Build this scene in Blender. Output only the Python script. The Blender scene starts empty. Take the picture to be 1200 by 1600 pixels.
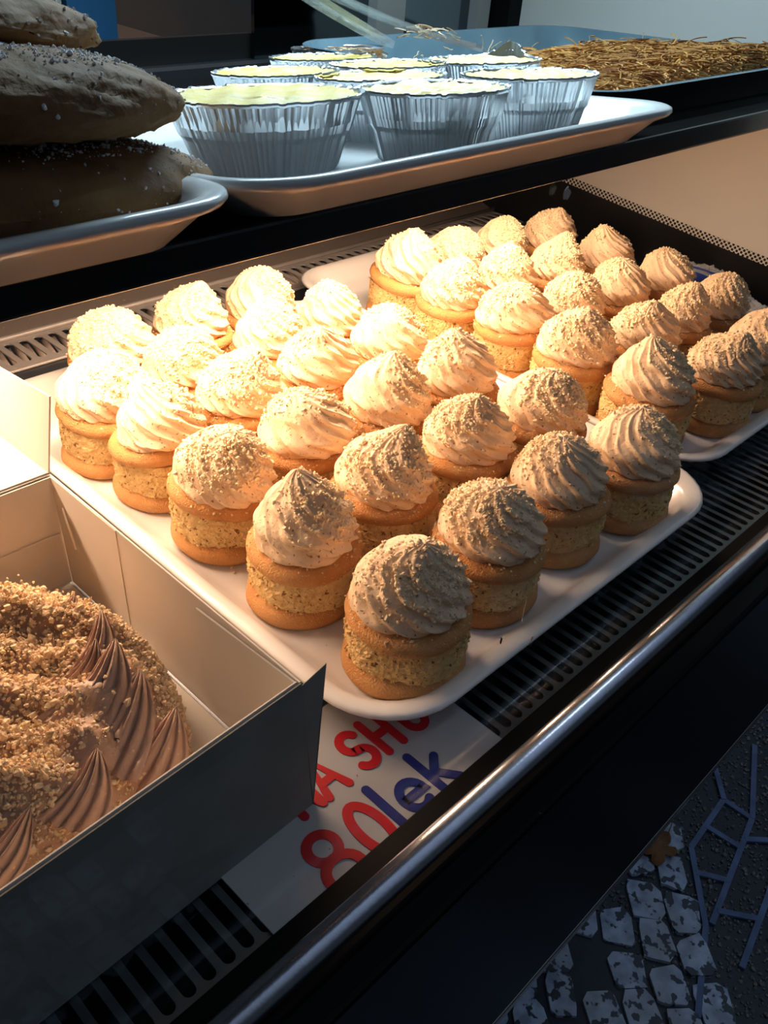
import bpy, math, random
import numpy as np
from mathutils import Matrix, Vector
S = bpy.context.scene
COL = S.collection
PI = math.pi
# ------------------------------------------------------------------ camera
cd = bpy.data.cameras.new('camera'); cam = bpy.data.objects.new('camera', cd); COL.objects.link(cam)
cd.sensor_fit = 'VERTICAL'; cd.sensor_height = 36; cd.lens = 31.5; cd.clip_start = .01; cd.clip_end = 50
right = Vector((0.69655154, -0.71335799, 0.07704754)); up = Vector((0.37237032, 0.45119385, 0.81102679)); back = Vector((-0.61331582, -0.53623174, 0.57991312))
M = Matrix((right, up, back)).transposed().to_4x4(); M.translation = Vector((0, 0, .378))
cam.matrix_world = M
S.camera = cam
# ------------------------------------------------------------------ light
S.view_settings.view_transform = 'Standard'; S.view_settings.look = 'None'; S.view_settings.gamma = 1
S.view_settings.use_curve_mapping = False; S.view_settings.exposure = 0.0
W = bpy.data.worlds.new('street_daylight'); S.world = W; W.use_nodes = True
W.node_tree.nodes['Background'].inputs[0].default_value = (.42, .62, 1, 1)
W.node_tree.nodes['Background'].inputs[1].default_value = 1.0
_n = W.node_tree.nodes; _l = W.node_tree.links; _t = _n.new('ShaderNodeTexCoord'); _s = _n.new('ShaderNodeSeparateXYZ'); _r = _n.new('ShaderNodeMapRange'); _m = _n.new('ShaderNodeMix')
_m.data_type = 'RGBA'; _r.inputs['From Min'].default_value = .25; _r.inputs['From Max'].default_value = .95     # narrow street: bright sky overhead, dark house fronts around
_m.inputs['A'].default_value = (.014, .018, .024, 1); _m.inputs['B'].default_value = (.17, .22, .32, 1)
_l.new(_t.outputs['Generated'], _s.inputs[0]); _l.new(_s.outputs['Z'], _r.inputs['Value']); _l.new(_r.outputs['Result'], _m.inputs['Factor']); _l.new(_m.outputs['Result'], _n['Background'].inputs[0])
def area(name, loc, aim, sx, sy, power, col, spread=180):
    l = bpy.data.lights.new(name, 'AREA'); l.shape = 'RECTANGLE'; l.size = sx; l.size_y = sy; l.energy = power; l.color = col
    l.spread = math.radians(spread)
    o = bpy.data.objects.new(name, l); COL.objects.link(o); o.location = loc
    d = (Vector(aim) - Vector(loc)).normalized(); xa = (Vector((1, 0, 0)) - d * d.x).normalized(); ya = (-d).cross(xa)   # long side stays along the case
    o.rotation_euler = Matrix((xa, ya, -d)).transposed().to_euler()
    return o
WARM = (1, .655, .44); COOL = (.60, .83, 1)
area('shelf_lamp_light', (.40, .510, .2075), (.40, .435, 0), .66, .02, 6.6, WARM)
area('canopy_lamp_light', (.42, .58, .600), (.36, .40, .2), .66, .04, 8.5, COOL)
area('street_sky_fill', (.95, -.12, 2.2), (.5, .15, 0), 1.0, .35, 3.0, (.66, .80, 1))  # added area light standing in for street daylight, gives the rail its highlight
area('back_room_fill', (.7, 1.35, 1.7), (.6, 2.0, .1), .5, .1, 16, (.95, .85, .75))  # added unseen fill that brightens the back wall and boxes
# ------------------------------------------------------------------ helpers
rng = np.random.default_rng(7)
random.seed(5)
def obj(name, V, F, mat=None, parent=None, smooth=True):
    me = bpy.data.meshes.new(name)
    me.from_pydata([tuple(map(float, v)) for v in V], [], [tuple(int(i) for i in f) for f in F]); me.update()
    if smooth: me.polygons.foreach_set('use_smooth', [True] * len(me.polygons))
    if mat: me.materials.append(mat)
    o = bpy.data.objects.new(name, me); COL.objects.link(o)
    if parent: o.parent = parent
    return o
def empty(name, loc=(0, 0, 0), rot=(0, 0, 0)):
    o = bpy.data.objects.new(name, None); COL.objects.link(o); o.location = loc; o.rotation_euler = rot; o.empty_display_size = .02
    return o
def tag(o, label=None, cat=None, group=None, kind=None):
    if label: o['label'] = label
    if cat: o['category'] = cat
    if group: o['group'] = group
    if kind: o['kind'] = kind
    return o
def copy_tree(o, parent=None):
    c = o.copy(); COL.objects.link(c)
    if parent: c.parent = parent
    for ch in list(o.children): copy_tree(ch, c)
    return c
def bevel(o, w=.001, n=2):
    m = o.modifiers.new('bevel', 'BEVEL'); m.width = w; m.segments = n; m.limit_method = 'ANGLE'; m.angle_limit = .6
    return o
class MB:
    def __init__(s): s.V = []; s.F = []
    def add(s, V, F):
        b = len(s.V); s.V += [tuple(v) for v in V]; s.F += [tuple(i + b for i in f) for f in F]; return s
    def box(s, x0, x1, y0, y1, z0, z1):
        return s.add([(x0, y0, z0), (x1, y0, z0), (x1, y1, z0), (x0, y1, z0), (x0, y0, z1), (x1, y0, z1), (x1, y1, z1), (x0, y1, z1)],
                     [(0, 3, 2, 1), (4, 5, 6, 7), (0, 1, 5, 4), (1, 2, 6, 5), (2, 3, 7, 6), (3, 0, 4, 7)])
    def slab(s, pts, thick):
        """polygon (list of 3-D points) given thickness along its normal"""
        P = [Vector(p) for p in pts]; n = (P[1] - P[0]).cross(P[2] - P[1]).normalized() * thick; k = len(P)
        return s.add([tuple(p) for p in P] + [tuple(p + n) for p in P],
                     [tuple(range(k))[::-1], tuple(range(k, 2 * k))] + [(i, (i + 1) % k, (i + 1) % k + k, i + k) for i in range(k)])
    def cyl(s, p, q, r, n=16, r2=None):
        p = Vector(p); q = Vector(q); d = (q - p).normalized(); a = d.orthogonal().normalized(); b = d.cross(a); r2 = r if r2 is None else r2
        V = [p + (a * math.cos(2 * PI * i / n) + b * math.sin(2 * PI * i / n)) * r for i in range(n)] + \
            [q + (a * math.cos(2 * PI * i / n) + b * math.sin(2 * PI * i / n)) * r2 for i in range(n)]
        return s.add(V, [(i, (i + 1) % n, (i + 1) % n + n, i + n) for i in range(n)] + [tuple(range(n))[::-1], tuple(range(n, 2 * n))])
    def build(s, name, mat, parent=None, smooth=False): return obj(name, s.V, s.F, mat, parent, smooth)
def grid_faces(nr, nc, wrap=True):
    F = []
    for i in range(nr - 1):
        for j in range(nc if wrap else nc - 1):
            a = i * nc + j; b = i * nc + (j + 1) % nc
            F.append((a, b, b + nc, a + nc))
    return F
def lathe(prof, n=64, mod=None):
    V = []
    for k, (r, z) in enumerate(prof):
        for j in range(n):
            t = 2 * PI * j / n; rr, zz = (r, z) if mod is None else mod(k, t, r, z)
            V.append((rr * math.cos(t), rr * math.sin(t), zz))
    return V, grid_faces(len(prof), n)
def rrect(x0, x1, y0, y1, r, n=8):
    P = []
    for cx, cy, a0 in ((x1 - r, y1 - r, 0), (x0 + r, y1 - r, 90), (x0 + r, y0 + r, 180), (x1 - r, y0 + r, 270)):
        for i in range(n + 1):
            a = math.radians(a0 + 90 * i / n); P.append((cx + r * math.cos(a), cy + r * math.sin(a)))
    return P
def dish_mesh(x0, x1, y0, y1, r, prof, n=8):
    """prof = list of (inset, z); closed at both ends"""
    V = []
    for ins, z in prof:
        V += [(x, y, z) for x, y in rrect(x0 + ins, x1 - ins, y0 + ins, y1 - ins, max(r - ins * .75, .004), n)]
    m = 4 * (n + 1); F = grid_faces(len(prof), m)
    F.append(tuple(range(m))[::-1]); k = (len(prof) - 1) * m; F.append(tuple(range(k, k + m)))
    return V, F
ICO_V = None
def _ico():
    t = (1 + 5 ** .5) / 2
    V = np.array([(-1, t, 0), (1, t, 0), (-1, -t, 0), (1, -t, 0), (0, -1, t), (0, 1, t), (0, -1, -t), (0, 1, -t), (t, 0, -1), (t, 0, 1), (-t, 0, -1), (-t, 0, 1)], float)
    F = np.array([(0, 11, 5), (0, 5, 1), (0, 1, 7), (0, 7, 10), (0, 10, 11), (1, 5, 9), (5, 11, 4), (11, 10, 2), (10, 7, 6), (7, 1, 8), (3, 9, 4), (3, 4, 2), (3, 2, 6), (3, 6, 8), (3, 8, 9), (4, 9, 5), (2, 4, 11), (6, 2, 10), (8, 6, 7), (9, 8, 1)])
    return V / np.linalg.norm(V[0]), F
ICO_V, ICO_F = _ico()
def crumbs(pts, sizes, rg):
    """angular little nuggets at points"""
    n = len(pts); V = []; F = []
    sc = sizes[:, None, None] * (1 + rg.uniform(-.35, .35, (n, 12, 1))) * ICO_V[None]
    sc = sc * rg.uniform(.55, 1.25, (n, 1, 3))
    V = (sc + pts[:, None, :]).reshape(-1, 3)
    F = (ICO_F[None] + (np.arange(n) * 12)[:, None, None]).reshape(-1, 3)
    return V, F
def strands(P, r, sides=3):
    """P: (n, k, 3) polylines -> thin tubes"""
    n, k, _ = P.shape
    d = np.gradient(P, axis=1); d /= np.linalg.norm(d, axis=2, keepdims=True) + 1e-9
    a = np.cross(d, np.array([.3, .5, .81])); a /= np.linalg.norm(a, axis=2, keepdims=True) + 1e-9; b = np.cross(d, a)
    rr = np.broadcast_to(np.asarray(r), (n,))[:, None, None]
    V = np.stack([P + rr * (a * math.cos(2 * PI * s / sides) + b * math.sin(2 * PI * s / sides)) for s in range(sides)], 2).reshape(-1, 3)
    F = []
    base = (np.arange(n)[:, None, None] * k + np.arange(k - 1)[None, :, None]) * sides
    s0 = np.arange(sides)[None, None]; s1 = (s0 + 1) % sides
    F = np.stack([base + s0, base + s1, base + sides + s1, base + sides + s0], -1).reshape(-1, 4)
    return V, F
# ------------------------------------------------------------------ materials
def mat(name, col, rough=.5, metal=0, spec=.5, bump=None, vary=None, specks=None, coat=0, sss=0, emit=None, coords='Object'):
    """bump=(scale, strength); vary=(scale, colour2, amount); specks=(scale, threshold, colour)"""
    m = bpy.data.materials.new(name); m.use_nodes = True; nt = m.node_tree; N = nt.nodes; L = nt.links; b = N['Principled BSDF']
    b.inputs['Base Color'].default_value = (*col, 1); b.inputs['Roughness'].default_value = rough; b.inputs['Metallic'].default_value = metal
    b.inputs['Specular IOR Level'].default_value = spec; b.inputs['Coat Weight'].default_value = coat
    if sss: b.inputs['Subsurface Weight'].default_value = sss; b.inputs['Subsurface Radius'].default_value = (.006, .003, .0015); b.inputs['Subsurface Scale'].default_value = 1
    if emit: b.inputs['Emission Color'].default_value = (*emit[:3], 1); b.inputs['Emission Strength'].default_value = emit[3]
    tc = N.new('ShaderNodeTexCoord'); out = None
    def noise(scale, detail=4):
        t = N.new('ShaderNodeTexNoise'); t.inputs['Scale'].default_value = scale; t.inputs['Detail'].default_value = detail
        L.new(tc.outputs[coords], t.inputs['Vector']); return t
    def mix(fac, c1, c2):
        x = N.new('ShaderNodeMix'); x.data_type = 'RGBA'; L.new(fac, x.inputs['Factor'])
        for sock, c in ((x.inputs['A'], c1), (x.inputs['B'], c2)):
            if isinstance(c, tuple): sock.default_value = (*c, 1)
            else: L.new(c, sock)
        return x.outputs['Result']
    cur = col
    for v in (vary if isinstance(vary, list) else [vary] if vary else []):
        t = noise(v[0]); r = N.new('ShaderNodeMapRange'); r.inputs['From Min'].default_value = .35; r.inputs['From Max'].default_value = .65; r.inputs['To Max'].default_value = v[2]
        L.new(t.outputs['Fac'], r.inputs['Value']); cur = mix(r.outputs['Result'], cur, v[1])
    if specks:
        t = noise(specks[0], 2); r = N.new('ShaderNodeMapRange'); r.inputs['From Min'].default_value = specks[1]; r.inputs['From Max'].default_value = specks[1] + .03
        L.new(t.outputs['Fac'], r.inputs['Value']); cur = mix(r.outputs['Result'], cur, specks[2])
    if not isinstance(cur, tuple): L.new(cur, b.inputs['Base Color'])
    if bump:
        t = noise(bump[0], 5); bp = N.new('ShaderNodeBump'); bp.inputs['Strength'].default_value = bump[1]; bp.inputs['Distance'].default_value = .002
        L.new(t.outputs['Fac'], bp.inputs['Height']); L.new(bp.outputs['Normal'], b.inputs['Normal'])
    return m
def glass(name, tint=(1, 1, 1), rough=.02, ior=1.45, gain=1.0):
    m = bpy.data.materials.new(name); m.use_nodes = True; nt = m.node_tree; N = nt.nodes; L = nt.links; N.clear()
    o = N.new('ShaderNodeOutputMaterial'); t = N.new('ShaderNodeBsdfTransparent'); g = N.new('ShaderNodeBsdfGlossy'); f = N.new('ShaderNodeFresnel'); x = N.new('ShaderNodeMixShader')
    t.inputs[0].default_value = (*tint, 1); g.inputs['Roughness'].default_value = rough; f.inputs[0].default_value = ior
    mm = N.new('ShaderNodeMath'); mm.operation = 'MULTIPLY'; mm.inputs[1].default_value = gain; L.new(f.outputs[0], mm.inputs[0])
    L.new(mm.outputs[0], x.inputs[0]); L.new(t.outputs[0], x.inputs[1]); L.new(g.outputs[0], x.inputs[2]); L.new(x.outputs[0], o.inputs[0])
    return m
CREAM = mat('hazelnut_cream', (.80, .60, .40), .5, vary=[(90, (.70, .48, .29), .5)], specks=(420, .66, (.30, .15, .07)), bump=(320, .35), spec=.35)
CRUMB = mat('nut_crumb', (.88, .72, .47), .85, vary=[(600, (.60, .38, .18), .55), (140, (.93, .82, .60), .6)], spec=.2)
SPONGE = mat('yellow_sponge', (.74, .53, .25), .9, vary=[(260, (.60, .36, .13), .7)], specks=(330, .64, (.25, .12, .05)), bump=(420, 1.0), spec=.15)
BISCUIT = mat('golden_biscuit', (.62, .30, .10), .7, vary=[(60, (.50, .20, .055), .8), (25, (.70, .40, .17), .5)], bump=(900, .8), specks=(800, .66, (.78, .52, .26)), spec=.25)
PORCELAIN = mat('white_melamine', (.80, .79, .77), .22, coat=.3, vary=(30, (.74, .72, .69), .5))
CARD = mat('white_cardboard', (.74, .69, .62), .8, vary=(12, (.68, .63, .56), .6), bump=(900, .05), spec=.2)
CARDG = mat('grey_board_back', (.20, .20, .18), .9, vary=(30, (.25, .25, .23), .7), spec=.1)
STEEL = mat('brushed_steel', (.42, .44, .46), .32, metal=1, vary=(50, (.30, .31, .33), .5))
SATIN = mat('satin_steel', (.46, .43, .41), .42, metal=.35, vary=(60, (.36, .34, .33), .6))
GRILLE = mat('grille_steel', (.17, .19, .20), .35, metal=1, vary=(60, (.11, .12, .13), .6))
DSTEEL = mat('dark_steel', (.11, .115, .125), .38, metal=.9)
ALU = mat('aluminium_tube', (.86, .87, .92), .24, metal=1, vary=(220, (.66, .68, .76), .5), bump=(500, .04))
BLACK = mat('black_gloss', (.004, .004, .004), .35, spec=.06, specks=(160, .76, (.03, .03, .03)))
MATT = mat('black_rubber', (.005, .005, .005), .7, spec=.1)
FOIL = mat('foil', (.80, .83, .86), .28, metal=1)
PUD = mat('pale_yellow_pudding', (.93, .66, .14), .5, vary=[(60, (.96, .82, .48), .7), (25, (.86, .60, .12), .6)], bump=(120, .6), coat=.1)
# ------------------------------------------------------------------ the refrigerated display case
case = tag(empty('display_case', (0, .13, 0)), 'black refrigerated glass display case with steel rail and slotted grilles around the pastries', 'display case')
def cpart(mb, name, m, smooth=False, parent=None):
    o = mb.build(name, m, None, smooth); o.parent = parent or case
    if parent is None: o.matrix_parent_inverse = Matrix.Translation((0, -.13, 0))
    return o
def grille(x0, n, pitch, y0, y1, s0, s1, hw, z):
    """n slotted cells in a row; slot from s0 to s1, half width hw"""
    V = []; F = []
    for c in range(n):
        cx = x0 + (c + .5) * pitch; ring_in = []; ring_out = []
        for end, yc, ye, sgn in ((0, s0 + hw, y0, -1), (1, s1 - hw, y1, 1)):
            ac = math.atan2(abs(ye - yc), pitch / 2); A = sorted(set([i * PI / 10 for i in range(11)] + [ac, PI - ac]))
            for a in (A if sgn > 0 else [x + PI for x in A]):
                dx, dy = math.cos(a), math.sin(a)
                k = min((pitch / 2) / max(abs(dx), 1e-9), abs(ye - yc) / max(abs(dy), 1e-9))
                ring_in.append((cx + dx * hw, yc + dy * hw, z)); ring_out.append((cx + dx * k, yc + dy * k, z))
        m = len(ring_in); b = len(V); V += ring_in + ring_out
        F += [(b + i, b + m + i, b + m + (i + 1) % m, b + (i + 1) % m) for i in range(m)]
    mb = MB(); mb.V = V; mb.F = F
    return mb
g = cpart(grille(-.06, 109, .0101, .157, .262, .1625, .252, .0031, 0), 'front_grille', GRILLE)
sm = g.modifiers.new('thick', 'SOLIDIFY'); sm.thickness = .0014; sm.offset = -1
g = cpart(grille(-.06, 77, .0143, .706, .760, .7125, .7545, .0042, .001), 'rear_grille', SATIN)
sm = g.modifiers.new('thick', 'SOLIDIFY'); sm.thickness = .0014; sm.offset = -1
mb = MB(); mb.box(-.1, 1.045, .262, .700, -.006, -.0005); cpart(mb, 'deck_plate', DSTEEL)
mb = MB(); mb.box(-.1, 1.045, .12, .80, -.05, -.045); cpart(mb, 'air_well', MATT)
mb = MB()
for i in range(120): x = -.05 + i * .009; mb.cyl((x, .735, -.016), (x + .004, .765, -.010), .0034, 8)
cpart(mb, 'cooling_coil', mat('pale_coil', (.62, .52, .46), .5, metal=.3), True)
mb = MB(); mb.cyl((-.1, .763, .002), (1.045, .763, .002), .0028, 10); mb.cyl((-.1, .702, .0005), (1.045, .702, .0005), .0016, 10); cpart(mb, 'grille_bead', SATIN, True)
mb = MB(); mb.slab([(-.1, .766, .001), (1.045, .766, .001), (1.045, .800, .012), (-.1, .800, .012)], -.003); cpart(mb, 'rear_ledge', mat('dull_steel', (.22, .19, .17), .45, metal=.3, specks=(300, .72, (.5, .38, .28))))
mb = MB(); mb.box(-.1, 1.045, .800, .808, -.01, .235); cpart(mb, 'rear_panel', mat('black_rear_panel', (.012, .010, .009), .3))
# front edge: gasket, rail, black lower front, chrome trim
mb = MB(); pr = [(.1585, .0036), (.1575, .0046), (.145, .0075), (.122, .010), (.122, -.05), (.130, -.05), (.130, .0036)]; k = len(pr)
mb.add([(-.1, a, b_) for a, b_ in pr] + [(1.045, a, b_) for a, b_ in pr], [(i, i + k, (i + 1) % k + k, (i + 1) % k) for i in range(k)] + [(0, 1, 2, 3, 6), (3, 4, 5, 6), (k, k + 6, k + 3, k + 2, k + 1), (k + 3, k + 6, k + 5, k + 4)]); cpart(mb, 'front_gasket', MATT)
mb = MB(); mb.cyl((-.1, .1355, .0195), (1.045, .1355, .0195), .0064, 28); cpart(mb, 'front_rail', ALU, True)
mb = MB(); mb.box(-.1, 1.045, .112, .128, -.228, .012); o = cpart(mb, 'lower_front_panel', BLACK); bevel(o, .003)
mb = MB(); mb.cyl((-.1, .114, -.231), (1.045, .114, -.231), .0022, 12); mb.box(-.1, 1.045, .112, .122, -.240, -.2335); cpart(mb, 'chrome_trim', mat('warm_chrome', (.55, .50, .44), .22, metal=1))
mb = MB(); mb.box(-.1, 1.045, .150, .80, -.24, -.05); cpart(mb, 'case_body', BLACK)
# side panel with printed black band that breaks into dots
m = mat('printed_side_panel', (.80, .77, .70), .35, vary=(3, (.74, .70, .62), .5)); nt = m.node_tree; N = nt.nodes; L = nt.links; b = N['Principled BSDF']
tc = N.new('ShaderNodeTexCoord'); sp = N.new('ShaderNodeSeparateXYZ'); L.new(tc.outputs['Object'], sp.inputs[0])
def mth(op, a, b_=None, c=None):
    n = N.new('ShaderNodeMath'); n.operation = op
    for i, x in enumerate((a, b_, c)):
        if x is None: continue
        if isinstance(x, (int, float)): n.inputs[i].default_value = x
        else: L.new(x, n.inputs[i])
    return n.outputs[0]
hz = mth('SUBTRACT', sp.outputs['Z'], mth('MULTIPLY_ADD', sp.outputs['Y'], .08, .0137))     # height above the band's edge
PT = .0058
rot = mth('MULTIPLY', mth('ADD', sp.outputs['Y'], sp.outputs['Z']), 1 / PT); rot2 = mth('MULTIPLY', mth('SUBTRACT', sp.outputs['Y'], sp.outputs['Z']), 1 / PT)
fx = mth('SUBTRACT', mth('FRACT', rot), .5); fy = mth('SUBTRACT', mth('FRACT', rot2), .5)
dd = mth('SQRT', mth('ADD', mth('MULTIPLY', fx, fx), mth('MULTIPLY', fy, fy)))
dot = mth('LESS_THAN', dd, .39)
band = mth('LESS_THAN', hz, 0); fringe = mth('LESS_THAN', hz, .0095)
msk = mth('MAXIMUM', band, mth('MULTIPLY', fringe, dot))
prev = b.inputs['Base Color'].links[0].from_socket
x = N.new('ShaderNodeMix'); x.data_type = 'RGBA'; L.new(msk, x.inputs['Factor']); L.new(prev, x.inputs['A']); x.inputs['B'].default_value = (.006, .006, .006, 1)
L.new(x.outputs['Result'], b.inputs['Base Color'])
mb = MB(); mb.box(1.045, 1.055, .12, .80, -.05, .66); o = mb.build('side_panel', m); o.parent = case; o.matrix_parent_inverse = Matrix.Translation((0, -.13, 0))
mb = MB(); mb.box(-.11, -.1, .12, .80, -.05, .66); cpart(mb, 'side_wall', BLACK)
mb = MB(); mb.box(-.11, 1.055, .12, .81, .66, .68); cpart(mb, 'canopy', mat('grey_canopy', (.25, .26, .28), .5))
mb = MB(); mb.box(.07, .77, .555, .605, .604, .655); cpart(mb, 'canopy_lamp', mat('lamp_housing', (.6, .62, .65), .4))
mb = MB(); mb.box(.05, .75, .493, .527, .2100, .2180); cpart(mb, 'shelf_lamp', mat('lamp_housing_warm', (.5, .5, .5), .4))
mb = MB(); mb.box(-.1, 1.044, .1465, .1485, .008, .66); cpart(mb, 'front_glass', glass('front_pane', (.985, .995, .99), .01, 1.40, .05))
# upper shelf frame: a 7 degree slope to the back
TILT = math.radians(-7); SO = Vector((0, .36401, .24526))
def sh(u, v, w):
    c, s_ = math.cos(TILT), math.sin(TILT)
    return Vector((u, SO.y + v * c - w * s_, SO.z + v * s_ + w * c))
mb = MB(); mb.box(-.1, 1.042, -.081, .40, -.0108, .0025)
o = mb.build('upper_shelf', mat('smoked_shelf', (.010, .009, .008), .15)); bevel(o, .0015); o.parent = case
o.matrix_parent_inverse = Matrix.Translation((0, -.13, 0)); o.location = SO; o.rotation_euler = (TILT, 0, 0)
# rear doors above the shelf: dark mirror panes in slim frames; no left pane, so the stand-in boxes show
MIR = mat('dark_mirror_pane', (.16, .20, .23), .06, metal=1)
FR = mat('door_frame_grey', (.38, .37, .35), .4, metal=.3)
mb = MB(); mb.box(.64, 1.045, .792, .797, .21, .66); cpart(mb, 'rear_door', MIR)
mb = MB(); mb.box(.80, .845, .778, .792, .2, .66); cpart(mb, 'door_frame', FR)
mb = MB(); mb.box(.975, .998, .778, .792, .2, .66); cpart(mb, 'door_frame', FR)
mb = MB(); mb.box(1.02, 1.045, .765, .792, .2, .66); cpart(mb, 'corner_post', BLACK)
mb = MB(); mb.box(-.1, 1.045, .775, .80, .195, .212); cpart(mb, 'door_track', DSTEEL)
# ------------------------------------------------------------------ the setting: pavement outside and the room behind
mb = MB(); mb.box(-2, 4, -2, 3.5, -.90, -.852)
o = mb.build('floor', mat('wet_mortar', (.016, .021, .030), .45, vary=(9, (.007, .010, .015), .8), bump=(60, .6), coat=.1)); tag(o, kind='structure')
mb = MB(); mb.box(-2, 4, 2.2, 2.25, -.85, 2.2)
o = mb.build('wall_back', mat('dark_brown_wall', (.13, .105, .09), .6, vary=(3, (.05, .07, .085), .8))); tag(o, kind='structure')
def stone_rows():
    """pale cobbles in curved rows"""
    mb = MB(); rg = np.random.default_rng(3)
    cx, cy = 1.55, -.55
    for ring in range(4, 46):
        r = ring * .052; n = int(2 * PI * r / .066)
        for k in range(n):
            a = 2 * PI * (k + .5 * (ring % 2)) / n + rg.normal(0, .004)
            px, py = cx + r * math.cos(a), cy + r * math.sin(a)
            if not (.1 < px < 2.6 and -.5 < py < 1.4): continue
            if .815 < px - py < 1.7 and rg.random() < .95: continue      # dark gravel field instead
            if rg.random() < .10: continue
            hw, hh = .0222 + rg.normal(0, .002), .029 + rg.normal(0, .003); P = []
            for (sx, sy) in ((-1, -.6), (-.7, -1), (.7, -1), (1, -.6), (1, .7), (.65, 1), (-.6, 1), (-1, .65)):
                lx, ly = sx * hw + rg.normal(0, .0022), sy * hh + rg.normal(0, .0022)
                P.append((px + lx * math.cos(a) - ly * math.sin(a), py + lx * math.sin(a) + ly * math.cos(a), -.852))
            mb.slab(P, .004 + rg.random() * .003)
    return mb
o = stone_rows().build('floor_cobbles', mat('pale_cobble', (.58, .70, .86), .45, vary=[(45, (.18, .25, .36), .9), (6, (.30, .31, .28), .8)], specks=(60, .56, (.035, .045, .055)), bump=(120, .5), coat=.2)); tag(o, kind='structure')
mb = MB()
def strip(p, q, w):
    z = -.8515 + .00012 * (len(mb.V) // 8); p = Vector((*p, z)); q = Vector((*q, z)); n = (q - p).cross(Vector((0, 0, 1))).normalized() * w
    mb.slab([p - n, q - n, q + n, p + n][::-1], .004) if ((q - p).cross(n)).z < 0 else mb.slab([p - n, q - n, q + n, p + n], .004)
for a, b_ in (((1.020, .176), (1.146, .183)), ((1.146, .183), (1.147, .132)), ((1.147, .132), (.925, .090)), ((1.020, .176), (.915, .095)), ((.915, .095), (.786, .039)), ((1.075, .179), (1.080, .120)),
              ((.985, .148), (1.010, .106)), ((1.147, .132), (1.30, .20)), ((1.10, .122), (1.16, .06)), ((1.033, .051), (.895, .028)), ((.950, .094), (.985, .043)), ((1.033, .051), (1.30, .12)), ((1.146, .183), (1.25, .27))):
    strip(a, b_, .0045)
o = mb.build('floor_strips', mat('blue_strip', (.12, .18, .32), .5, vary=(30, (.06, .09, .16), .8))); tag(o, kind='structure')  # thin bluish strips laid in a ladder pattern on the floor
# gravel chips
n = 9000; rg = np.random.default_rng(9)
p = np.stack([rg.uniform(.8, 1.7, n), rg.uniform(-.2, .5, n), np.full(n, -.851)], 1); V, F = crumbs(p, rg.uniform(.001, .004, n), rg)
o = obj('gravel', V, F, mat('dark_gravel', (.09, .09, .085), .6, vary=(200, (.35, .33, .27), .5)), None, False); tag(o, 'dark loose gravel chips filling the pavement beyond the pale cobbles', 'gravel', kind='stuff')
# a fallen leaf on the pavement
rgl = np.random.default_rng(2); V = [(0, 0, .004)]
for k in range(30):
    a = 2 * PI * k / 30; r = .020 + .016 * abs(math.cos(2.5 * a)) ** .7 + rgl.normal() * .001; V.append((r * math.cos(a), r * math.sin(a) * .8, .002 + .004 * math.sin(3 * a)))
V += [(x, y, z - .0006) for x, y, z in V]
F = [(0, k + 1, (k + 1) % 30 + 1) for k in range(30)] + [(31, 31 + (k + 1) % 30 + 1, 31 + k + 1) for k in range(30)] + [(k + 1, 31 + k + 1, 31 + (k + 1) % 30 + 1, (k + 1) % 30 + 1) for k in range(30)]
lf = tag(obj('fallen_leaf', V, F, mat('dry_leaf', (.30, .13, .035), .7, vary=(60, (.16, .06, .02), .8))), 'dry brown fallen leaf on the cobbles below the display case', 'leaf')
lf.location = (.975, .212, -.842)
mb = MB(); mb.cyl((.03, 0, .003), (.052, .006, .006), .0008, 6); mb.build('leaf_stalk', lf.data.materials[0], lf)
# counter, and two boxes added in place of reflections in the rear glass
mb = MB(); mb.box(-.3, .9, .95, 1.5, .10, .14); o = mb.build('back_counter', mat('brown_counter', (.09, .055, .04), .5)); tag(o, 'dark brown counter top in the dim room behind the display case', 'counter')
def reflection_box(name, x0, x1, y0, y1, z0, z1, m, label):
    t = tag(empty(name, ((x0 + x1) / 2, (y0 + y1) / 2, z0)), label, 'reflection stand-in'); mb = MB(); mb.box(x0, x1, y0, y1, z0, z1 - .012)
    a = mb.build('body', m); a.parent = t; a.matrix_parent_inverse = Matrix.Translation(t.location).inverted()
    mb = MB(); mb.box(x0 - .003, x1 + .003, y0 - .003, y1 + .003, z1 - .012, z1); a = mb.build('lid', m); a.parent = t; a.matrix_parent_inverse = Matrix.Translation(t.location).inverted(); return t
reflection_box('cream_reflection', .490, .547, 1.00, 1.12, .14, .40, mat('cream_reflection', (.62, .58, .48), .7), 'cream coloured upright box standing in for a reflection behind the stacked loaves')
reflection_box('blue_reflection', .553, .612, 1.00, 1.14, .14, .42, mat('blue_reflection', (.03, .16, .34), .6), 'deep blue upright box standing in for a reflection beside the cream one')
def post_thing(name, x, y, w, m, label, cat):
    mb = MB(); mb.box(x - w, x + w, y - .02, y + .02, -.85, 1.2); return tag(bevel(mb.build(name, m), .004), label, cat)
# ------------------------------------------------------------------ serving trays on the deck
PROF = [(.030, .0), (.024, .0008), (.010, .0115), (.002, .0150), (0, .0172), (.0006, .0190), (.003, .0198), (.009, .0186), (.014, .0150), (.022, .0062), (.030, .0040), (.040, .0036)]
def tray(name, x0, x1, y0, y1, r, label, group, z=.0016, prof=PROF):
    V, F = dish_mesh(x0, x1, y0, y1, r, prof); V = [(a, b_, c + z) for a, b_, c in V]
    cx, cy = (x0 + x1) / 2, (y0 + y1) / 2
    o = obj(name, [(a - cx, b_ - cy, c - z) for a, b_, c in V], F, PORCELAIN); o.location = (cx, cy, z)
    return tag(o, label, 'tray', group)
tA = tray('serving_tray', .232, .602, .185, .648, .052, 'white oblong tray under the nearer block of swirl cakes, beside the cardboard box', 'white trays on the case deck')
tB = tray('serving_tray', .605, .935, .211, .702, .045, 'white oblong tray under the farther block of swirl cakes, toward the side panel', 'white trays on the case deck')
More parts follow.
